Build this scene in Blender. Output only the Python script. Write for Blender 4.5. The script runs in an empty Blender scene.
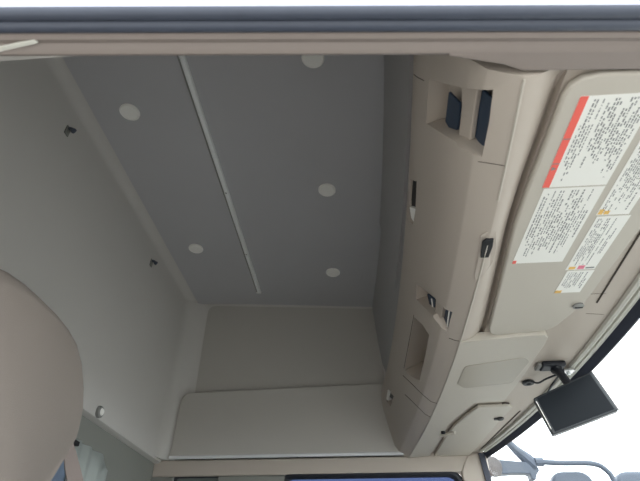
import bpy, bmesh, math, random
import numpy as np
from mathutils import Vector, Matrix
from mathutils.bvhtree import BVHTree

random.seed(7)
scene = bpy.context.scene
COL = scene.collection

# ------------------------------------------------------------------ camera
# metres; camera at the origin just outside the driver's door opening,
# X = forwards in the cab, Y = across the cab, Z = up
F, CX, CY = 480.0, 320.0, 240.5
R = np.array([[0.9973, 0.0447, 0.0588],
              [0.0739, -0.6036, -0.7939],
              [0.0, 0.7961, -0.6052]])
_Y = np.array([(365 - CX) / F, -(606 - CY) / F, -1.0]); _Y /= np.linalg.norm(_Y)
_a = np.array([0, 1.0, 0]) - _Y[1] * _Y; _a /= np.linalg.norm(_a)
_b = np.cross(_Y, _a); _t = math.atan(-_a[0] / _b[0])
_Z = math.cos(_t) * _a + math.sin(_t) * _b
R = np.array([np.cross(_Y, _Z), _Y, _Z])
cam = bpy.data.cameras.new('camera'); cam_o = bpy.data.objects.new('camera', cam)
COL.objects.link(cam_o); scene.camera = cam_o
cam.sensor_fit = 'HORIZONTAL'; cam.sensor_width = 36.0; cam.lens = F / 640 * 36
cam.clip_start = 0.02; cam.clip_end = 300
cam.dof.use_dof = True; cam.dof.focus_distance = 1.5; cam.dof.aperture_fstop = 8.0
M4 = Matrix.Identity(4)
for i in range(3):
    for j in range(3):
        M4[i][j] = R[i][j]
cam_o.matrix_world = M4

# ------------------------------------------------------------------ sky and exposure
w = bpy.data.worlds.new('overcast_sky'); scene.world = w; w.use_nodes = True
wn = w.node_tree; wn.nodes.clear()
wo = wn.nodes.new('ShaderNodeOutputWorld'); wb = wn.nodes.new('ShaderNodeBackground')
wb.inputs[0].default_value = (0.93, 0.965, 1.0, 1); wb.inputs[1].default_value = 2.4
wn.links.new(wb.outputs[0], wo.inputs[0])
vs = scene.view_settings
scene.display_settings.display_device = 'sRGB'
vs.view_transform = 'Standard'; vs.look = 'None'; vs.gamma = 1.0; vs.use_curve_mapping = False
vs.exposure = 0.97
scene.cycles.use_denoising = True
scene.cycles.max_bounces = 16; scene.cycles.diffuse_bounces = 10; scene.cycles.transparent_max_bounces = 12


def ray(px, py):
    return R @ np.array([(px - CX) / F, -(py - CY) / F, -1.0])


def at(p, **k):
    """the point where the sight line of p meets the plane X=, Y= or Z="""
    d = ray(*p); (a, v), = k.items()
    return Vector(d * (v / d['XYZ'.index(a)]))


# ------------------------------------------------------------------ materials
def srgb(h):
    c = [int(h[i:i + 2], 16) / 255 for i in (0, 2, 4)]
    return tuple((x / 12.92 if x <= .04045 else ((x + .055) / 1.055) ** 2.4) for x in c) + (1,)


def mat(name, hexcol, rough=.6, metal=0.0, bump=0.0, scale=300.0, var=0.0, spec=.5, vscale=4.0):
    m = bpy.data.materials.new(name); m.use_nodes = True
    nt = m.node_tree; b = nt.nodes['Principled BSDF']
    b.inputs['Base Color'].default_value = srgb(hexcol)
    b.inputs['Roughness'].default_value = rough; b.inputs['Metallic'].default_value = metal
    b.inputs['Specular IOR Level'].default_value = spec
    tc = nt.nodes.new('ShaderNodeTexCoord')
    if bump:
        n = nt.nodes.new('ShaderNodeTexNoise'); n.inputs['Scale'].default_value = scale
        n.inputs['Detail'].default_value = 3
        bp = nt.nodes.new('ShaderNodeBump'); bp.inputs['Strength'].default_value = bump
        bp.inputs['Distance'].default_value = .002
        nt.links.new(tc.outputs['Object'], n.inputs['Vector'])
        nt.links.new(n.outputs[0], bp.inputs['Height']); nt.links.new(bp.outputs[0], b.inputs['Normal'])
    if var:
        n = nt.nodes.new('ShaderNodeTexNoise'); n.inputs['Scale'].default_value = vscale
        n.inputs['Detail'].default_value = 4
        mx = nt.nodes.new('ShaderNodeMix'); mx.data_type = 'RGBA'
        c = srgb(hexcol)
        mx.inputs[6].default_value = tuple(x * (1 - var) for x in c[:3]) + (1,)
        mx.inputs[7].default_value = tuple(min(1, x * (1 + var)) for x in c[:3]) + (1,)
        nt.links.new(tc.outputs['Object'], n.inputs['Vector'])
        nt.links.new(n.outputs[0], mx.inputs[0]); nt.links.new(mx.outputs[2], b.inputs['Base Color'])
    return m


M = dict(
    ceiling=mat('ceiling_vinyl', 'b5b4b6', .75, bump=.15, scale=500, var=.03),
    front=mat('shaded_front_liner', 'a3a1a0', .75, bump=.15, scale=500, var=.03),  # darker than the ceiling: the front wall's shade is put into this grey
    side=mat('side_panel_liner', 'b3afa8', .7, bump=.15, scale=400, var=.02),
    liner=mat('wall_liner', 'c4c1bc', .7, bump=.15, scale=400, var=.02),
    plastic=mat('beige_plastic', 'b3a99e', .55, bump=.12, scale=600, var=.02),
    visor=mat('visor_vinyl', 'bab4a9', .55, bump=.1, scale=600),
    lens=mat('lamp_cover_plastic', '9c9587', .4),
    frame=mat('door_frame_trim', '857b75', .5, bump=.08, scale=300),
    rubber=mat('rubber_seal', '454b58', .45, var=.1, vscale=30),
    black=mat('black_rubber', '1b1e26', .5),
    paint=mat('white_paint', 'bcc0cf', .3),
    darkblue=mat('dark_blue_plastic', '2c3a4c', .4),
    dark=mat('dark_plastic', '17181b', .5),
    band=mat('glass_edge_band', '2b2f3d', .5),
    seam=mat('seam_shadow_gap', '4b453f', .9),
    metal=mat('brushed_aluminium', 'e4e6e6', .35, metal=.35, bump=.05, scale=200),
    rail_paint=mat('satin_aluminium', 'f0f2f0', .4, metal=.1),
    chrome=mat('chrome', 'd8d8d8', .15, metal=1.0),
    rail=mat('curtain_track_plastic', 'c8c7be', .35),
    cap=mat('pale_grey_plastic', 'f2f0ea', .5),
    seat=mat('seat_fabric', '817870', .9, bump=.5, scale=700, var=.05),
    strap=mat('belt_webbing', '928680', .85, bump=.4, scale=500),
    curtain=mat('curtain_cloth', 'a5aba7', .9, bump=.3, scale=300),
    bluecloth=mat('blue_grey_cloth', '6d7c90', .9, bump=.3, scale=300),
    lower=mat('grey_green_liner', '84857f', .8, bump=.1, scale=300),
    floor=mat('floor_mat', '3a3b3c', .9, bump=.3, scale=100),
    dash=mat('dashboard_plastic', '8b8b88', .7, bump=.2, scale=300),
    ground=mat('concrete', 'a3a19c', .9, bump=.3, scale=8, var=.1),
    screen=mat('screen_glass', '12171c', .35, spec=.12),
    housing=mat('monitor_housing', '191d22', .35),
    paper=mat('sticker_paper', 'e8e8e2', .45),
    ink=mat('ink', '7c7e7e', .6),
    red=mat('red_print', 'ea6255', .5),
    orange=mat('orange_print', 'e0b45a', .5),
    pink=mat('pink_print', 'e07a90', .5),
    mirror=mat('mirror_arm_paint', '545c68', .5),
    lensglass=mat('round_mirror_back', '585251', .4),
)


def glass_mat(name, tint, gloss=.06):
    m = bpy.data.materials.new(name); m.use_nodes = True
    nt = m.node_tree; nt.nodes.clear()
    o = nt.nodes.new('ShaderNodeOutputMaterial'); mix = nt.nodes.new('ShaderNodeMixShader')
    t = nt.nodes.new('ShaderNodeBsdfTransparent'); g = nt.nodes.new('ShaderNodeBsdfGlossy')
    t.inputs[0].default_value = tint; g.inputs['Roughness'].default_value = .02
    mix.inputs[0].default_value = gloss
    nt.links.new(t.outputs[0], mix.inputs[1]); nt.links.new(g.outputs[0], mix.inputs[2])
    nt.links.new(mix.outputs[0], o.inputs[0]); return m


M['glass'] = glass_mat('window_glass', (.95, .97, .97, 1), .03)
M['tint'] = glass_mat('tinted_glass', (.16, .19, .28, 1), .04)
M['shade'] = mat('dark_window_film', '6a726e', .35)


# ------------------------------------------------------------------ mesh helpers
def obj(name, bm, m, parent=None, bevel=0.0, seg=2, ang=35, smooth=True):
    me = bpy.data.meshes.new(name)
    bmesh.ops.recalc_face_normals(bm, faces=bm.faces[:])
    if parent is not None:               # geometry is written in world space; store it about its thing's base
        root = parent if parent.parent is None else parent.parent
        bmesh.ops.translate(bm, verts=bm.verts[:], vec=-root.location)
    bm.to_mesh(me); bm.free()
    for x in (m if isinstance(m, (list, tuple)) else [m]):
        me.materials.append(x)
    if smooth:
        me.shade_smooth(); me.set_sharp_from_angle(angle=math.radians(ang))
    o = bpy.data.objects.new(name, me); COL.objects.link(o)
    if parent is not None:
        o.parent = parent
    if bevel:
        b = o.modifiers.new('edge', 'BEVEL'); b.width = bevel; b.segments = seg
        b.limit_method = 'ANGLE'; b.angle_limit = math.radians(ang)
        b.harden_normals = True
    return o


def thing(name, label, cat, loc=(0, 0, 0), group=None):
    o = bpy.data.objects.new(name, None); COL.objects.link(o); o.location = loc
    o.empty_display_size = .05
    return tag(o, label, cat, group)


def tag(o, label, cat, group=None):
    o['label'] = label; o['category'] = cat
    if group: o['group'] = group
    return o


def struct(name, bm, m, **k):
    o = obj(name, bm, m, **k); o['kind'] = 'structure'; return o


def add_prism(bm, pts, d, taper=None, mi=0):
    """closed solid: polygon pts pushed by vector d; taper shrinks the far end"""
    pts = [Vector(p) for p in pts]; d = Vector(d)
    c = sum(pts, Vector()) / len(pts)
    far = [(p if taper is None else c + (p - c) * taper) + d for p in pts]
    a = [bm.verts.new(p) for p in pts]; b = [bm.verts.new(p) for p in far]
    fs = [bm.faces.new(a), bm.faces.new(b[::-1])]
    n = len(a)
    for i in range(n):
        fs.append(bm.faces.new((a[i], b[i], b[(i + 1) % n], a[(i + 1) % n])))
    for f in fs: f.material_index = mi
    return bm


def prism(pts, d, taper=None):
    return add_prism(bmesh.new(), pts, d, taper)


def add_box(bm, x0, x1, y0, y1, z0, z1, mi=0):
    return add_prism(bm, [(x0, y0, z0), (x1, y0, z0), (x1, y1, z0), (x0, y1, z0)], (0, 0, z1 - z0), mi=mi)


def box(*a):
    return add_box(bmesh.new(), *a)


def add_loft(bm, rings, closed=True, caps=True):
    vs_ = [[bm.verts.new(p) for p in r] for r in rings]
    n = len(rings[0])
    for i in range(len(rings) - 1):
        for j in range(n if closed else n - 1):
            k = (j + 1) % n
            bm.faces.new((vs_[i][j], vs_[i][k], vs_[i + 1][k], vs_[i + 1][j]))
    if caps and closed:
        bm.faces.new(vs_[0]); bm.faces.new(vs_[-1][::-1])
    return bm


def add_tube(bm, pts, r, n=10):
    pts = [Vector(p) for p in pts]
    rs = r if isinstance(r, (list, tuple)) else [r] * len(pts)
    rings = []; up = Vector((0.13, 0.21, 1)).normalized()
    for i, p in enumerate(pts):
        t = (pts[min(i + 1, len(pts) - 1)] - pts[max(i - 1, 0)]).normalized()
        if abs(t.dot(up)) > .95: up = Vector((1, .2, 0)).normalized()
        u = t.cross(up).normalized(); v = t.cross(u).normalized()
        up = -v if (-v).dot(up) > 0 else v
        rings.append([p + rs[i] * (math.cos(q) * u + math.sin(q) * v) for q in [2 * math.pi * k / n for k in range(n)]])
    return add_loft(bm, rings)


def tube(pts, r, n=10):
    return add_tube(bmesh.new(), pts, r, n)


def spline(pts, n=6):
    pts = [Vector(p) for p in pts]; out = []
    for i in range(len(pts) - 1):
        p0 = pts[max(i - 1, 0)]; p1 = pts[i]; p2 = pts[i + 1]; p3 = pts[min(i + 2, len(pts) - 1)]
        for k in range(n):
            t = k / n
            out.append(.5 * ((2 * p1) + (p2 - p0) * t + (2 * p0 - 5 * p1 + 4 * p2 - p3) * t * t + (3 * p1 - p0 - 3 * p2 + p3) * t ** 3))
    out.append(pts[-1]); return out


def lathe(profile, origin, axis, n=32):
    """profile of (radius, height) turned about axis through origin"""
    bm = bmesh.new(); axis = Vector(axis).normalized()
    u = axis.orthogonal().normalized(); v = axis.cross(u)
    rings = [[Vector(origin) + axis * h + r * (math.cos(q) * u + math.sin(q) * v) for q in [2 * math.pi * k / n for k in range(n)]] for r, h in profile]
    return add_loft(bm, rings)


def round_poly(pts, r, n=5):
    """2-D polygon with its corners rounded; r one radius or a list"""
    out = []; m = len(pts)
    for i in range(m):
        p = Vector(pts[i]); a = Vector(pts[i - 1]); b = Vector(pts[(i + 1) % m])
        rr = r[i] if isinstance(r, (list, tuple)) else r
        da = (a - p); db = (b - p)
        k = min(rr, da.length * .45, db.length * .45)
        if k <= 1e-6: out.append(p); continue
        s = p + da.normalized() * k; e = p + db.normalized() * k
        for j in range(n + 1):
            t = j / n; out.append((1 - t) ** 2 * s + 2 * t * (1 - t) * p + t * t * e)
    return out


# the cab's front is curved in plan: everything ahead bows forwards at mid-width
def bf(y): return max(0.0, 1 - ((y - 1.3) / 1.02) ** 2)
def fx(x, y): return x + bf(y) * (.035 + (x - .12) * .13)
def ceil_z(x): return 1.300 - .0665 * (x - .11)


Y0, Y1 = .335, 2.33             # inner faces of the two sides of the cab
YS = [Y0 + (Y1 - Y0) * i / 40 for i in range(41)]

# ------------------------------------------------------------------ the setting
struct('ground', box(-25, 25, -25, 30, -2.15, -2.05), M['ground'])
struct('floor', box(-.98, .98, .34, 2.36, -.92, -.86), M['floor'])

# roof lining with a soft turn down to the back wall
RC = .038
fil = [(-.90 + RC * (1 - math.cos(t)), 1.358 - RC + RC * math.sin(t)) for t in [math.pi / 2 * k / 12 for k in range(13)]]
prof = [(-.862, 1.358)]
prof += [(x, ceil_z(x)) for x in (-.7, -.5, -.3, -.1, .05)]
rings = []
for y in [Y0 - .02] + YS + [Y1 + .03]:
    lo = [(x, y, z) for x, z in prof] + [(.115 + bf(y) * .03, y, 1.300 - bf(y) * .002)]
    hi = [(.30, y, 1.34), (-.2, y, 1.40), (-.862, y, 1.42)]
    rings.append(lo + hi)
struct('ceiling', add_loft(bmesh.new(), rings), M['ceiling'], ang=50)

# back wall, upper liner with its lower edge
bm = bmesh.new()
add_loft(bm, [[(x, y, z) for x, z in fil[::-1]] + [(-.90, y, .535), (-.904, y, .522), (-.915, y, .517), (-.95, y, .517), (-.95, y, 1.42), (-.862, y, 1.42)] for y in (Y0 - .02, 1.3, Y1 + .03)])
struct('wall_back', bm, M['liner'], ang=40)
struct('wall_rear_lower', box(-.97, -.93, Y0 - .02, Y1 + .03, -.88, .518), M['lower'])

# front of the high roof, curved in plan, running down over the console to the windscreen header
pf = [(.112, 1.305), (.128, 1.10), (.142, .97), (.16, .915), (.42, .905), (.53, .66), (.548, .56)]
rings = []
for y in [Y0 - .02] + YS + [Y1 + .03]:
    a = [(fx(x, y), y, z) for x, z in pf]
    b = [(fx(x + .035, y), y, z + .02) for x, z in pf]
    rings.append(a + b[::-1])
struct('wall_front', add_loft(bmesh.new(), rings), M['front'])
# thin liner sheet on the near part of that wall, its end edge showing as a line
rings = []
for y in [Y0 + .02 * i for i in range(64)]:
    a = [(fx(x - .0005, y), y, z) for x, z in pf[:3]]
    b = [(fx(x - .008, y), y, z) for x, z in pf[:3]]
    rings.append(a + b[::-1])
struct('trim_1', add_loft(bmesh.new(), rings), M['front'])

# far side of the high roof: upper face, and the padded lower panel standing proud of it
struct('wall_left', box(-.95, .30, Y1 - .01, Y1 + .03, .52, 1.42), M['liner'])
up2 = round_poly([(-.80, .60), (-.80, 1.345), (.145, 1.285), (.145, .60)], [.01, .05, .02, .01])
struct('trim_2', prism([(x, Y1 - .009, z) for x, z in up2], (0, -.003, 0)), M['side'], bevel=.002)
lo2 = round_poly([(-.858, .53), (-.850, .832), (.17, .858), (.26, .53)], [.02, .045, .02, .005], 8)
struct('trim_3', prism([(x, Y1 - .009, z) for x, z in lo2], (0, -.04, 0)), M['side'], bevel=.012, seg=4)
# corner fillet between the back wall and the far side
cf = [(-.905, Y1), (-.905, Y1 - .12)] + [(-.9 + .11 * (1 - math.cos(t)), Y1 - .12 + .109 * math.sin(t)) for t in [math.pi / 2 * k / 14 for k in range(15)]]
struct('trim_4', add_loft(bmesh.new(), [[(x, y, z) for x, y in cf] for z in (.53, .9, 1.352)]), M['liner'], ang=60)

# bright metal strip above the far door
bm = bmesh.new()
add_loft(bm, [[(x, Y1 - .05, .530), (x, Y1 - .053, .534), (x, Y1 - .053, .541), (x, Y1 - .05, .545), (x, Y1 - .02, .545), (x, Y1 - .02, .530)] for x in (-.86, -.3, .20)])
struct('trim_5', bm, M['metal'])
# far door header and pillars around the openings
YW = Y1 + .0
struct('trim_6', box(-.95, .565, YW - .03, YW + .03, .462, .532), M['plastic'], bevel=.008)
struct('trim_12', box(.20, .552, Y1 - .028, Y1 + .03, .525, .72), M['plastic'])
struct('pillar_front', prism([(x, YW - .035, z) for x, z in round_poly([(.44, .46), (.48, .535), (.545, .535), (.545, .20), (.80, -.45), (.70, -.45), (.46, .30)], [.02, .03, .01, 0, 0, 0, 0])], (0, .06, 0)), M['plastic'], bevel=.008)
struct('pillar_middle', box(-.63, -.325, YW - .03, YW + .03, -.86, .464), M['lower'], bevel=.01)
struct('pillar_rear', box(-.95, -.83, YW - .03, YW + .03, -.86, .464), M['lower'], bevel=.01)
struct('door_1', box(-.34, .70, YW - .02, YW + .04, -.86, -.30), M['plastic'])


def window(name, pts, y, glass, seal_r=.011):
    g = struct(name, prism([(x, y, z) for x, z in pts], (0, .004, 0)), glass)
    loop = [(x, y - .012, z) for x, z in pts]; loop += loop[:2]
    obj('seal', tube(loop, seal_r, 8), M['black'], g)
    return g


window('window_2', round_poly([(-.335, -.30), (-.335, .462), (.425, .462), (.62, -.30)], [.02, .05, .05, .02], 8), YW, M['tint'], .017)
window('window_3', round_poly([(-.828, -.20), (-.828, .466), (-.585, .466), (-.585, -.20)], [.02, .02, .05, .02], 8), YW, M['shade'], .008)

# windscreen
HX = .557
rings = []
for y in YS:
    rings.append([(fx(HX, y), y, .535), (fx(HX + .26, y), y, -.40), (fx(HX + .265, y), y, -.40), (fx(HX + .005, y), y, .537)])
win = struct('window_1', add_loft(bmesh.new(), rings), M['glass'])
# black edge band round the glass
bm = bmesh.new()
add_loft(bm, [[(fx(HX - .012, y), y, .540), (fx(HX - .006, y), y, .528), (fx(HX + .002, y), y, .516), (fx(HX + .0055, y), y, .516), (fx(HX + .012, y), y, .540)] for y in YS])
add_loft(bm, [[(.527 + k, Y1 - .045, z), (.551 + k, Y1 - .045, z), (.551 + k, Y1 - .03, z), (.527 + k, Y1 - .03, z)] for z, k in ((.535, 0), (.3, .02), (0, .11), (-.4, .23))])
obj('edge_band', bm, M['band'], win)
struct('pillar_near', prism([(x, Y0 - .02, z) for x, z in [(.50, .53), (.58, .53), (.84, -.42), (.74, -.42)]], (0, .05, 0)), M['frame'])

# dashboard under the windscreen
pd = [(.50, -.40), (.53, -.36), (.62, -.335), (.84, -.36), (.98, -.45), (.98, -.86), (.56, -.86)]
struct('dashboard_base', add_loft(bmesh.new(), [[(x, y, z) for x, z in pd] for y in (Y0, 1.3, Y1 - .03)]), M['dash'], bevel=.01)

# near side: upper liner, rear quarter, and the door opening's header seen from below
struct('wall_right', box(-.95, .62, Y0 - .045, Y0 - .005, .575, 1.42), M['liner'])
struct('pillar_door', box(-.95, -.50, Y0 - .045, Y0 - .005, -.90, .575), M['frame'])


def along(y_mid):                # the header runs slightly skew to the cab's axis
    return lambda x: y_mid + .071 * x


def hbar(name, sec, m, x0=-.62, x1=.62, parent=None, n=6, ang=40):
    rings = []
    for i in range(n + 1):
        x = x0 + (x1 - x0) * i / n
        rings.append([(x, yy + .071 * x, z) for yy, z in sec])
    return struct(name, add_loft(bmesh.new(), rings), m, parent=parent, ang=ang)


hbar('trim_7', [(.03, .64), (.17, .605), (.24, .585), (.258, .572), (.263, .556), (.2685, .533), (.275, .535), (.275, .60), (.05, .68)], M['paint'])


def bead(yc, zc, ry, rz, n=14):
    return [(yc + ry * math.cos(2 * math.pi * k / n), zc + rz * math.sin(2 * math.pi * k / n)) for k in range(n)]


seal = hbar('trim_8', bead(.2762, .5325, .0080, .006), M['rubber'])
hbar('seal_bead', bead(.2905, .5325, .0078, .0065), M['rubber'], parent=seal)
del seal.children[0]['kind']
hbar('trim_9', [(.2965, .532), (.299, .5285), (.3045, .5275), (.3075, .530), (.311, .531), (.316, .5285), (.323, .5275), (.3275, .531), (.3285, .575), (.2965, .575)], M['frame'])
# swelling of the trim under the console's near end
g = [(.13, .337), (.20, .354), (.225, .3645), (.30, .3685), (.42, .376), (.60, .390), (.60, .36), (.13, .332)]
struct('trim_10', prism([(x, y, .5275) for x, y in g], (0, 0, .03)), M['frame'], bevel=.006, seg=3)
bm = bmesh.new(); add_prism(bm, [(-.47, .293, .5265), (-.356, .2785, .5265), (-.354, .2835, .5265), (-.47, .300, .5265)], (0, 0, .004))
struct('trim_11', bm, M['rail'], bevel=.001)

# ------------------------------------------------------------------ overhead console
console = thing('overhead_console', 'long beige overhead storage console running across the cab above the windscreen', 'console', (.3, 1.3, .53))
prof = [(.18, .90), (.140, .862), (.122, .815), (.119, .78), (.124, .735), (.145, .640), (.163, .567), (.1735, .553), (.1765, .547), (.180, .5435), (.2185, .5225),
        (.2205, .5223), (.228, .524), (.237, .529), (.246, .537), (.253, .546), (.256, .558), (.2595, .558), (.260, .5415), (.50, .5415), (.535, .541), (.545, .58), (.40, .885)]
VL = [(563, 97), (547, 140), (529, 185), (514, 228), (499, 290), (489, 329)]
VL = [at(q, Z=.5285) for q in VL]
def visor_edge(y):
    if y <= VL[0].y: return VL[0].x
    for p, q in zip(VL, VL[1:]):
        if y <= q.y: return p.x + (q.x - p.x) * (y - p.y) / (q.y - p.y)
    return VL[-1].x + (fx(.25, y) - fx(.25, VL[-1].y))
def section(y):
    out = []; a = fx(.2205, y); b = visor_edge(y) - .001; e = .010
    for x, z in prof:
        X = fx(x, y)
        if .2205 <= x <= .2601:
            X = a + (x - .2205) / .0395 * (b - a)
            if y < .41 and z > .5415: z = .5415
        elif x > .2601: X = max(X, b + .01)
        out.append((X, y, z))
    return out
rings = [section(y) for y in [.369 + (2.30 - .369) * i / 40 for i in range(41)]]
body = obj('body', add_loft(bmesh.new(), rings), M['plastic'], console, ang=32)


def bvh_of(o):
    bm = bmesh.new(); bm.from_mesh(o.data); bmesh.ops.translate(bm, verts=bm.verts[:], vec=o.parent.location)
    t = BVHTree.FromBMesh(bm); bm.free(); return t


BV = bvh_of(body)


def hit(p, off=0.0):
    d = Vector(ray(*p)).normalized()
    loc, nrm, i, dist = BV.ray_cast(Vector((0, 0, 0)), d)
    if loc is None:
        return None
    if nrm.dot(d) > 0: nrm = -nrm
    return loc + nrm * off


IN = Vector((.93, 0, .36)).normalized()      # into the console's rear face


def plane_hit(p, q, n):
    d = Vector(ray(*p)); return d * (q.dot(n) / d.dot(n))


def pocket_pts(px):
    """polygon on a plane fitted to the rear face"""
    pts = [hit(p) for p in px]
    c = sum(pts, Vector()) / len(pts)
    return pts, c


cut = bmesh.new()
pockets = {}


def pocket(key, px, depth, taper, shift=(0, 0, 0)):
    pts, c = pocket_pts(px)
    add_prism(cut, [p - IN * .03 - (Vector(shift) * 0) for p in pts], IN * (depth + .03) + Vector(shift), taper)
    pockets[key] = c


pocket('near', [(428, 77), (498.5, 87), (494, 122), (486, 158.5), (456, 143), (425, 124), (426, 100)], .036, .86)
pocket('mid', [(415.5, 282), (435, 297), (454.5, 312), (449, 332), (433, 316), (415.5, 299)], .036, .88)
pocket('long', [(414, 315), (423, 323), (430, 334), (425, 360), (420, 381.5), (411, 378), (404, 371), (408, 345)], .07, .82)
pocket('slot', [(410, 178), (417, 180), (415.5, 212), (413, 226), (409, 221), (409, 200)], .03, .9)
pocket('clip', [(387.5, 389.5), (394, 396), (390.5, 407.5), (386, 401)], .02, .9)
bmesh.ops.recalc_face_normals(cut, faces=cut.faces[:])
me = bpy.data.meshes.new('cutter'); cut.to_mesh(me); cut.free()
cutter = bpy.data.objects.new('cutter', me); COL.objects.link(cutter); cutter.location = (0, 0, 0)
md = body.modifiers.new('cut', 'BOOLEAN'); md.object = cutter; md.operation = 'DIFFERENCE'; md.solver = 'EXACT'
bpy.context.view_layer.update()
dg = bpy.context.evaluated_depsgraph_get()
newme = bpy.data.meshes.new_from_object(body.evaluated_get(dg))
body.modifiers.clear(); body.data = newme
body.data.shade_smooth(); body.data.set_sharp_from_angle(angle=math.radians(32))
bpy.data.objects.remove(cutter)


def in_pocket(name, key, px, d0, d1, m, bevel=.0015, label=None, parent=body):
    """solid between depths d0 and d1 inside a pocket, its face outlined by px at depth d0"""
    q = pockets[key] + IN * d0
    o = obj(name, prism([plane_hit(p, q, IN) for p in px], IN * (d1 - d0)), m, console, bevel=bevel)
    if label: o['label'] = label
    return o


# near pocket: divider and two dark blanking panels
in_pocket('pocket_divider', 'near', [(461, 86), (478, 86), (474, 110), (470, 141), (458, 136), (461, 108)], .006, .016, M['plastic'], .003)
for px in ([(448.5, 92), (460, 103.5), (458.5, 122), (456, 134.5), (451.5, 132.5), (445, 121.5)],
           [(481, 88.5), (494, 100.5), (490, 126), (485, 147), (480.5, 145), (472.5, 133.5)]):
    in_pocket('switch_blank', 'near', px, .0155, .020, M['darkblue'], .001, 'dark blue blanking plate in the console pocket')
# middle pocket
in_pocket('pocket_divider', 'mid', [(435.5, 300), (443, 305), (441, 318), (437, 319), (434.5, 316)], .003, .016, M['plastic'], .002)
for px in ([(427, 294), (435, 300), (434.5, 310), (433.5, 316), (430, 308)], [(443.5, 304.5), (453.5, 312), (450, 329.5), (446, 324), (442.5, 315)]):
    s = in_pocket('switch', 'mid', px, .0125, .018, M['darkblue'], .001, 'dark rocker switch in the console pocket')
    q = pockets['mid'] + IN * .012
    a = [plane_hit(((px[0][0] * .4 + px[1][0] * .6), (px[0][1] * .4 + px[1][1] * .6) + 1), q, IN), plane_hit(((px[2][0] * .5 + px[3][0] * .5) - 1, px[2][1] - 1), q, IN)]
    obj('switch_mark', tube(a, .0022, 6), M['cap'], s)
in_pocket('slot_cover', 'slot', [(410, 178.5), (417, 180.5), (415.8, 207), (409.3, 206)], .012, .016, M['dark'], .0006, 'black slot cover')
in_pocket('slot_clip', 'slot', [(409.5, 207), (415.5, 209), (413.5, 222), (411, 218)], .004, .02, M['cap'], .001)
in_pocket('hook_clip', 'clip', [(387.6, 390), (389.8, 392), (388.3, 401), (386.2, 399)], .0, .015, M['cap'], .0006)
in_pocket('hook_pin', 'clip', [(390.3, 393.5), (393.8, 396.5), (392.5, 399.5), (389.5, 397)], .002, .012, M['dark'], .0006)


def seam(px, name='seam', r=.0012, n=8, m='seam'):
    pts = []
    for i in range(len(px) - 1):
        for k in range(n):
            t = k / n
            h = hit((px[i][0] * (1 - t) + px[i + 1][0] * t, px[i][1] * (1 - t) + px[i + 1][1] * t), 0)
            if h is not None: pts.append(h)
    h = hit(px[-1], 0)
    if h is not None: pts.append(h)
    return obj(name, tube(pts, r, 6), M[m], console)


seam([(403, 375.5), (410, 382), (418, 390), (425, 396.5), (431, 401.5), (439, 404)])
seam([(405, 394.5), (413, 402), (420, 409), (425, 414), (432, 418)])
seam([(414, 315), (409, 342), (404, 368)], r=.001)
seam([(478, 161.5), (485, 162.5), (497, 164.5), (506, 166)], r=.0008)
seam([(404.5, 62), (409, 70), (417, 77), (424, 80.5)], r=.0009)
seam([(449, 338), (454, 340), (459, 341)], r=.001)

# pale bead added as the highlight along the console's lower rear edge
for y0, y1 in ((.372, .60), (.72, 2.29)):
    obj('edge_highlight', tube([(fx(.2192, y0 + (y1 - y0) * i / 30), y0 + (y1 - y0) * i / 30, .5224) for i in range(31)], .0019, 8), M['visor'], console)
# latch on the lower rim
lp = [hit(p, .001) for p in [(482.5, 240), (486, 237.5), (493.5, 237.5), (492.5, 245), (488.5, 256), (480.5, 256.5), (481, 249)]]
obj('latch', prism(lp, Vector((-.25, 0, -1)).normalized() * .003), M['dark'], console, bevel=.001)['label'] = 'black latch button'
lp = [hit(p, .0003) for p in [(480.5, 235), (486, 232), (496, 232), (496.5, 246), (492.5, 262), (482, 276), (476, 280), (474.5, 275), (478, 258)]]
obj('latch_surround', prism(lp, Vector((-.25, 0, -1)).normalized() * .0016), M['plastic'], console, bevel=.0005)

# central lower pod with lamp cover
ZP = .5205
rim = lambda y: fx(.2192, y)
pod = [(rim(1.125), 1.125)] + [(p.x, p.y) for p in [at(q, Z=ZP) for q in [(520, 336.5), (545, 335), (548, 338), (543, 347), (536, 357), (526, 372), (516, 386), (508, 396), (504, 401.5), (490, 402), (474, 403.5), (466, 410), (449, 423.5), (440, 440), (429.5, 456)]]]
pod += [(rim(y), y) for y in (2.295, 2.1, 1.9, 1.7, 1.5, 1.3)]
podo = obj('lower_pod', prism([(x, y, ZP) for x, y in pod], (0, 0, .023)), M['visor'], console, bevel=.0015, seg=2)
lens = round_poly([(p.x, p.y) for p in [at(q, Z=ZP - .001) for q in [(465, 366.5), (524, 357.5), (530, 361), (512, 383), (464, 388.5), (457, 384)]]], .012)
obj('lamp_cover', prism([(x, y, ZP - .0012) for x, y in lens], (0, 0, .003)), M['lens'], console, bevel=.0008)['label'] = 'flat grey-beige lamp cover'
# rod with a hooked end beside the far visor
a, b = at((441, 436), Z=ZP - .004), at((455, 432.5), Z=ZP - .004)
obj('visor_stop', tube([a, b], .006, 8), M['visor'], console)
obj('visor_stop_screw', lathe([(.0, 0), (.008, 0), (.009, .006), (.005, .009), (0, .009)], at((443, 431.5), Z=ZP - .001), (0, 0, -1), 12), M['dark'], console)
# slots in the header strip
for (p, q) in (((642, 230), (597, 302.5)), ((520, 411), (480, 450))):
    a, b = at(p, Z=.5405), at(q, Z=.5405)
    obj('header_slot', tube([a, b], .002, 6), M['seam'], console)
for (p, q) in (((590, 294), (606, 293.5)), ((586, 313.5), (604, 314.5))):
    a, b = at(p, Z=.5412), at(q, Z=.5412)
    obj('header_seam', tube([a, b], .0004, 6), M['seam'], console)

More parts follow.
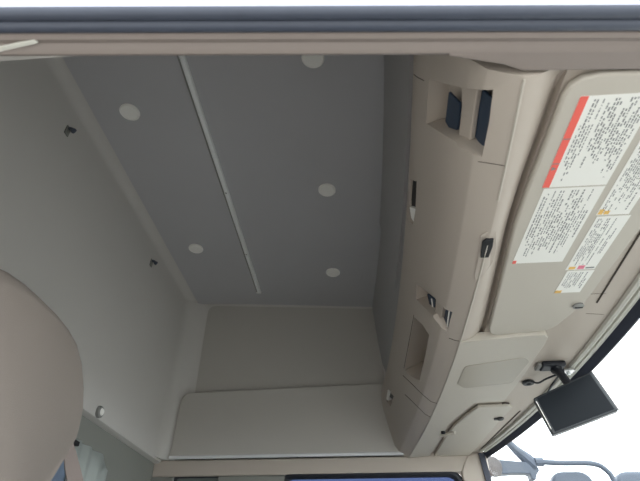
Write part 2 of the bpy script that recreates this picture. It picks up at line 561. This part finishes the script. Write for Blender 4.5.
# ------------------------------------------------------------------ sun visors
ZV = .5285
v1 = thing('sun_visor', 'large beige sun visor panel covered with white caution stickers', 'sun visor', (.4, .7, .53))
e = [(.515, .372)] + [(p.x, p.y) for p in [at(q, Z=ZV) for q in [(640, 72.5), (602, 74), (584, 78), (571, 86), (563, 97), (547, 140), (529, 185), (514, 228), (499, 290), (489, 329), (490, 334), (496, 336), (530, 333), (546, 331), (557, 326), (570, 316)]]] + [(.512, .96), (.515, .7)]
obj('panel', prism([(x, y, ZV) for x, y in e], (0, 0, .0115)), M['visor'], v1, bevel=.005, seg=3)
p = at((578, 305), Z=ZV)
cl = obj('clip', lathe([(0, 0), (.011, 0), (.012, .004), (.007, .006), (0, .006)], p, (0, 0, -1), 16), M['dash'], v1)
obj('clip_slot', box(p.x - .008, p.x + .008, p.y - .0015, p.y + .0015, p.z - .0075, p.z - .005), M['dark'], cl)


def sticker(x0, x1, y0, y1, label, band=None, rows=10, blocks=(), gap=.2, seed=1, tone=1.0):
    """printed label lying on the visor: rows of small type run along Y"""
    rnd = random.Random(seed); bm = bmesh.new(); z = ZV - .0006
    add_box(bm, x0, x1, y0, y1, z, ZV - .0001, 0)
    xa = x0 + .004; zt = z - .0002
    if band:
        add_box(bm, x0, x0 + band, y0, y1, zt, z, 2)
        for f in (.42, .70):
            yy = y0 + (y1 - y0) * f; add_box(bm, x0, x0 + band, yy - .0008, yy + .0008, zt - .0001, zt, 1)
        yy = y0 + (y1 - y0) * .76                    # warning triangle
        add_prism(bm, [(x0 + .002, yy - .004, zt), (x0 + .002, yy + .004, zt), (x0 + band - .0015, yy, zt)], (0, 0, -.0001), mi=1)
        xa = x0 + band + .004
    pitch = (x1 - .005 - xa) / rows
    for i in range(rows):
        x = xa + pitch * (i + .5); h = pitch * rnd.uniform(.18, .3)
        if rnd.random() < .08: continue
        s = y0 + .006 + (y1 - y0) * (rnd.choice((0, 0, .1, .25)) if rnd.random() < .6 else 0)
        en = y1 - .006 - (y1 - y0) * (rnd.random() * gap)
        y = s
        while y < en:
            l = rnd.uniform(.0015, .007)
            if rnd.random() < .82: add_box(bm, x - h, x + h * .9, y, min(y + l, en), zt, z, 1)
            y += l + rnd.uniform(.0008, .0035)
    for (fx0, fx1, fy0, fy1, mi) in blocks:
        add_box(bm, x0 + (x1 - x0) * fx0, x0 + (x1 - x0) * fx1, y0 + (y1 - y0) * fy0, y0 + (y1 - y0) * fy1, zt - .0002, z, mi)
    o = obj('caution_sticker', bm, [M['paper'], M['ink'], M['red'], M['orange'], M['pink']], v1, smooth=False)
    o['label'] = label; return o


sticker(.310, .409, .408, .580, 'white caution sticker with a red band down one edge', band=.011, rows=20, seed=3, gap=.45)
sticker(.314, .409, .583, .793, 'large white caution sticker with one red corner mark', rows=19, seed=5, blocks=((0, .07, .955, 1, 2),), gap=.35)
sticker(.421, .475, .440, .656, 'white sticker with yellow marks at one end', rows=13, seed=8, blocks=((.03, .16, .93, .99, 3), (.2, .36, .95, .99, 3)), gap=.3)
sticker(.4245, .4805, .660, .824, 'white sticker with an orange and a pink mark', rows=13, seed=11, blocks=((.08, .3, .93, .985, 3), (.38, .6, .91, .985, 4), (.66, .95, .95, .975, 1)), gap=.3)
sticker(.430, .4825, .828, .912, 'small white sticker with an orange corner', rows=10, seed=14, blocks=((0, .25, .88, 1, 3),), gap=.3)

v2 = thing('sun_visor', 'plain beige sun visor panel folded up near the far door', 'sun visor', (.43, 1.95, .53))
e = [(p.x, p.y) for p in [at(q, Z=ZV) for q in [(509, 406), (513, 408), (500, 421), (477, 448), (470, 455.5), (455, 458), (433.5, 457.5), (444, 440), (453.5, 427), (468, 415), (478, 407.5)]]]
obj('panel', prism([(x, y, ZV) for x, y in e], (0, 0, .0115)), M['visor'], v2, bevel=.005, seg=3)
p = at((500, 418), Z=ZV)
cl = obj('clip', lathe([(0, 0), (.013, 0), (.014, .004), (.008, .008), (0, .008)], p, (0, 0, -1), 16), M['dark'], v2)
obj('clip_tab', box(p.x - .02, p.x - .006, p.y - .006, p.y + .006, p.z - .006, p.z - .001), M['dark'], cl)
obj('hinge', tube(spline([at(q, Z=ZV - .003) for q in [(502, 403.5), (505, 403), (509, 403.5)]]), .003, 6), M['seam'], v2)

# ------------------------------------------------------------------ curtain track along the windscreen header
ct = thing('curtain_track', 'pale double curtain track along the top of the windscreen', 'curtain track', (.58, 1.3, .53))
YT = [.37 + (2.26 - .37) * i / 40 for i in range(41)]
for x0 in (HX - .040, HX - .0235):
    obj('track', add_loft(bmesh.new(), [[(fx(x0 + a, y), y, .541 + b) for a, b in ((0, -.001), (.001, -.009), (.006, -.0115), (.0115, -.009), (.013, -.001))] for y in YT]), M['rail'], ct)
p = at((568, 371), Z=.525)
obj('end_stop', box(p.x - .016, p.x + .016, p.y - .012, p.y + .012, .520, .533), M['chrome'], ct, bevel=.004)
obj('end_stop_screw', lathe([(0, 0), (.006, 0), (.005, .006), (0, .006)], (p.x, p.y, .520), (0, 0, -1), 12), M['metal'], ct)

# ------------------------------------------------------------------ monitor
DY = 1.26
mon = thing('monitor', 'black rectangular monitor hanging tilted from the windscreen header', 'monitor', tuple(at((576, 404), Y=DY)))
c4 = [at(q, Y=DY) for q in [(533, 398), (591.5, 371), (619, 410), (553, 435)]]
ux = ((c4[1] - c4[0]) + (c4[2] - c4[3])).normalized(); uz = Vector((-ux.z, 0, ux.x))
cen = sum(c4, Vector()) / 4
wd = ((c4[1] - c4[0]).length + (c4[2] - c4[3]).length) / 4; ht = ((c4[3] - c4[0]).length + (c4[2] - c4[1]).length) / 4
P = lambda a, b, y=0: cen + ux * a * wd + uz * b * ht + Vector((0, y, 0))
hs = [c4[3], c4[2], c4[1], c4[0]]
obj('housing', prism([p + Vector((0, 0, 0)) for p in hs], (.006, .024, .0)), M['housing'], mon, bevel=.004, seg=3)
sc = [cen + (p - cen) * .90 + Vector((0, -.0008, 0)) for p in hs]
obj('screen', prism(sc, (0, .002, 0)), M['screen'], mon)
obj('bezel_edge', tube([hs[1] + Vector((.003, .004, 0)), hs[2] + Vector((.003, .004, 0))], .0022, 8), M['chrome'], mon)['label'] = 'bright bezel edge'
obj('bezel_edge', tube([hs[0] + (hs[3] - hs[0]) * .15 + Vector((.003, -.0005, 0)), hs[3] + (hs[0] - hs[3]) * .1 + Vector((.003, -.0005, 0))], .0012, 8), M['cap'], mon)['label'] = 'bright bezel edge'
bt = P(.30, 1.0, .014)
bs = at((553, 366), Z=.533)
obj('mount_base', box(bs.x - .034, bs.x + .030, bs.y - .022, bs.y + .022, .525, .5412), M['black'], mon, bevel=.006)
obj('mount_foot', box(bs.x - .044, bs.x - .020, bs.y - .012, bs.y + .028, .530, .5412), M['dash'], mon, bevel=.004)
obj('mount_arm', tube([bs + Vector((0, 0, -.012)), bs * .5 + bt * .5 + Vector((0, 0, .004)), bt + Vector((0, 0, -.01))], .011, 10), M['black'], mon)
obj('knob', lathe([(0, 0), (.010, 0), (.012, .005), (.009, .012), (0, .013)], bs + Vector((.008, -.005, -.006)), (0, -.3, -1), 14), M['housing'], mon)
obj('cable', tube(spline([at((530, 381), Z=.532), at((538, 383), Z=.524), at((546, 379), Z=.522), at((555, 375.5), Z=.522), at((558, 376.5), Z=.520), at((552, 385), Z=.512), P(-.45, .9, .022)]), .0028, 8), M['black'], mon)
gp = at((528, 381.5), Z=.5412)
gm = tag(obj('cable_grommet', lathe([(.006, 0), (.017, 0), (.019, .004), (.016, .008), (.008, .008), (.006, .003)], gp, (0, 0, -1), 20), M['black']), 'black round cable grommet in the console beside the monitor cable', 'grommet')

# ------------------------------------------------------------------ ceiling fittings
def on_ceiling(p):
    z = 1.33
    for _ in range(8):
        q = at(p, Z=z); z = ceil_z(q.x)
    return at(p, Z=z)


a, b = on_ceiling((178, 44)), on_ceiling((259, 291))
nd = Vector((-.0665, 0, -1)).normalized()
rl = thing('ceiling_rail', 'long silver metal rail fixed across the grey ceiling', 'rail', tuple((a + b) / 2))
sx = Vector((1, 0, -.0665)).normalized()
def rsec(sec):
    return add_loft(bmesh.new(), [[p + sx * u + nd * v for u, v in sec] for p in (a, a * .5 + b * .5, b)])
obj('track', rsec([(-.006, 0), (-.006, .011), (-.003, .014), (.008, .014), (.011, .011), (.011, 0)]), M['rail_paint'], rl, ang=50)
obj('lip', rsec([(-.014, 0), (-.014, .006), (-.006, .006), (-.006, 0)]), M['dash'], rl)['label'] = 'dark lip beside the track'
obj('end_cap', prism([b + sx * u + nd * v for u, v in ((-.013, 0), (.013, 0), (.013, .0125), (-.013, .0125))], (0, .005, 0)), M['cap'], rl)
for f in (.45, .75):
    obj('screw', lathe([(0, 0), (.004, 0), (.003, .002), (0, .002)], a * (1 - f) + b * f + nd * .0135 + sx * .0025, nd, 10), M['dash'], rl)

cap0 = None
for px, lab in (((130, 111.5), 'round pale ceiling button nearest the door between back wall and rail'),
                ((196, 248), 'round pale ceiling button farther from the door between back wall and rail'),
                ((313, 57), 'round pale ceiling button partly hidden by the door header'),
                ((327, 189.5), 'round pale ceiling button in the middle of the row beside the console'),
                ((333, 272), 'round pale ceiling button farthest in, on the console side of the rail')):
    q = on_ceiling(px)
    if cap0 is None:
        cap0 = thing('ceiling_button', lab, 'ceiling button', tuple(q), 'round ceiling fittings')
        rim_o = obj('rim', lathe([(.026, 0), (.0345, 0), (.0345, .006), (.031, .010), (.027, .007)], q, nd, 36), M['cap'], cap0)
        dsc = obj('disc', lathe([(.0, 0), (.027, 0), (.027, .004), (.02, .0045), (.0, .005)], q, nd, 36), M['cap'], cap0)
    else:
        c = cap0.copy(); COL.objects.link(c); c.location = q; tag(c, lab, 'ceiling button', 'round ceiling fittings')
        for ch in (rim_o, dsc):
            d = ch.copy(); COL.objects.link(d); d.parent = c

# ------------------------------------------------------------------ back wall fittings
hk0 = None
for px, lab in (((67, 131), 'small dark coat hook high on the back wall nearest the door'), ((151, 263), 'small dark coat hook high on the back wall farther from the door')):
    q = at(px, X=-.9)
    if hk0 is None:
        hk0 = thing('coat_hook', lab, 'hook', tuple(q), 'coat hooks on the back wall')
        pl = obj('plate', box(q.x, q.x + .004, q.y - .011, q.y + .011, q.z - .018, q.z + .018), M['lower'], hk0, bevel=.0015)
        pg = obj('peg', tube(spline([q + Vector((.002, 0, .012)), q + Vector((.016, 0, .006)), q + Vector((.022, 0, -.006)), q + Vector((.026, 0, .004))], 4), .006, 8), M['rubber'], hk0)
    else:
        c = hk0.copy(); COL.objects.link(c); c.location = q; tag(c, lab, 'hook', 'coat hooks on the back wall')
        for ch in (pl, pg):
            d = ch.copy(); COL.objects.link(d); d.parent = c
q = at((99, 412), X=-.898)
bt_ = thing('wall_button', 'round dark-ringed button low on the back wall above the curtain', 'button', tuple(q))
obj('ring', lathe([(.009, 0), (.020, 0), (.020, .010), (.016, .014), (.010, .013)], q + Vector((-.003, 0, 0)), (1, 0, 0), 28), M['dash'], bt_)
obj('disc', lathe([(0, 0), (.0125, 0), (.0125, .014), (.010, .017), (0, .018)], q + Vector((-.003, 0, 0)), (1, 0, 0), 24), M['cap'], bt_)

# ------------------------------------------------------------------ driver's seat, belt and curtains
st = thing('driver_seat', 'pinkish beige fabric driver seat with tall rounded headrest', 'seat', (-.6, .72, -.86))
yc = .735
half = [(.0, .466), (.05, .465), (.10, .459), (.145, .447), (.188, .420), (.222, .381), (.243, .340), (.246, .300), (.216, .250), (.182, .203), (.143, .165), (.125, .12), (.155, .07), (.185, .02), (.22, -.05), (.235, -.16), (.235, -.42)]
out = [(yc + a, z) for a, z in half] + [(yc - a, z) for a, z in half[::-1][:-1]]
cz = .1
bm = bmesh.new()
rings = []
for dx, k in ((.0, .80), (.010, .88), (.028, .955), (.05, .99), (.07, 1.0), (.10, .99), (.125, .95), (.14, .85)):
    off = (1 - k) * .20
    ring = []
    for (y, z) in out:
        zz = z - off * (1.0 if z > .2 else .3) * (1 if z > -.3 else 0)
        ring.append((-.545 - dx + .10 * (z - .3) * -.35, yc + (y - yc) * (1 - (1 - k) * .9), zz))
    rings.append(ring)
add_loft(bm, rings)
obj('backrest', bm, M['seat'], st, ang=60)
obj('cushion', box(-.62, -.10, .48, .97, -.52, -.39), M['seat'], st, bevel=.04, seg=4)
obj('pedestal', box(-.55, -.18, .54, .91, -.86, -.52), M['dash'], st, bevel=.01)

bl = [at((66.5, 434), X=-.72), at((69.5, 450), X=-.72), at((73, 470), X=-.72), at((78, 495), X=-.72)]
ws = [.012, .020, .026, .03]
bm = bmesh.new()
dw = Vector((.35, .93, 0)).normalized(); dn = Vector((.93, -.35, 0)) * .0015
add_loft(bm, [[p - dw * w_ + dn, p + dw * w_ + dn, p + dw * w_ - dn, p - dw * w_ - dn] for p, w_ in zip(bl + [bl[-1] + Vector((0, .05, -.75))], ws + [.03])])
obj_b = tag(obj('seat_belt', bm, M['strap']), 'pinkish beige belt strap hanging behind the seat headrest', 'seat belt')


def cloth(name, y0, y1, z_at, m, label, cat, amp, waves, bottom=-.35):
    bm = bmesh.new(); n = 60
    top = [(y0 + (y1 - y0) * i / n) for i in range(n + 1)]
    rings = []
    for k in range(9):
        f = k / 8
        rings.append([(-.905 + amp * (1 + .9 * math.sin(waves * 2 * math.pi * (i / n) + .8 * f + 1.5 * math.sin(3 * i / n))) * (.5 + .5 * f), y + .012 * math.sin(9 * y) * f, z_at(y) * (1 - f) + bottom * f) for i, y in enumerate(top)])
    add_loft(bm, rings, closed=False)
    o = obj(name, bm, m, ang=80)
    s = o.modifiers.new('thick', 'SOLIDIFY'); s.thickness = .003
    return tag(o, label, cat)


cloth('curtain', 1.545, 1.80, lambda y: .425 - .9 * max(0, y - 1.76) - .02 * max(0, (y - 1.54)), M['curtain'], 'pale grey curtain gathered in folds on the lower back wall', 'curtain', .014, 3)
cloth('curtain', 1.25, 1.542, lambda y: .44, M['bluecloth'], 'blue-grey curtain showing in the gap behind the headrest', 'curtain', .006, 3)
ch = at((75, 442), X=-.88)
tag(obj('curtain_hook', box(ch.x - .045, ch.x + .0, ch.y - .025, ch.y + .03, ch.z - .006, ch.z + .008), M['dark'], bevel=.002), 'small dark hook holding the top of the pale curtain', 'hook')

# ------------------------------------------------------------------ door mirror outside the far corner
YM = 2.62
mi = thing('side_mirror', 'blue-grey outside mirror on a long bent arm beyond the windscreen', 'mirror', (.75, YM, .5))
b0 = [(482, 457.5), (497, 459), (512, 460.5), (530, 462), (537, 465), (540, 470), (537.5, 473.5), (536, 480), (531.5, 479), (530, 473.5), (512, 473.5), (495, 474.5), (489, 478)]
obj('bracket', prism([at(p, Y=YM) for p in b0], (0, .06, 0)), M['mirror'], mi, bevel=.006)
a = [at(p, Y=YM + .02) for p in ((508, 442), (516, 450), (527, 459), (536, 467))]
obj('stay', tube(a, [.018, .022, .03, .032], 10), M['mirror'], mi)
a = spline([at(p, Y=YM) for p in ((536, 461.5), (560, 463), (585, 463), (598, 465), (606, 470), (612, 477), (616, 490), (618, 530))])
obj('arm', tube(a, .0125, 10), M['mirror'], mi)
obj('joint', tube([at((535, 462), Y=YM), at((543, 462), Y=YM)], .02, 10), M['mirror'], mi)
q = at((492, 467), Y=YM - .03)
obj('round_mirror', lathe([(0, 0), (.03, 0), (.045, .006), (.047, .015), (.04, .022), (0, .026)], q, (.35, -1, -.1), 28), M['lensglass'], mi)['label'] = 'pale round plate on the bracket'
for p, w_ in (((576, 490), .10), ((640, 490), .09)):
    q = at(p, Y=YM + .02)
    pts = round_poly([(q.x - w_, q.z - .30), (q.x - w_, q.z + .085), (q.x + w_, q.z + .085), (q.x + w_, q.z - .30)], .07, 8)
    h_ = obj('mirror_head', prism([(x, q.y, z) for x, z in pts], (0, .07, 0)), M['mirror'], mi, bevel=.02, seg=3)
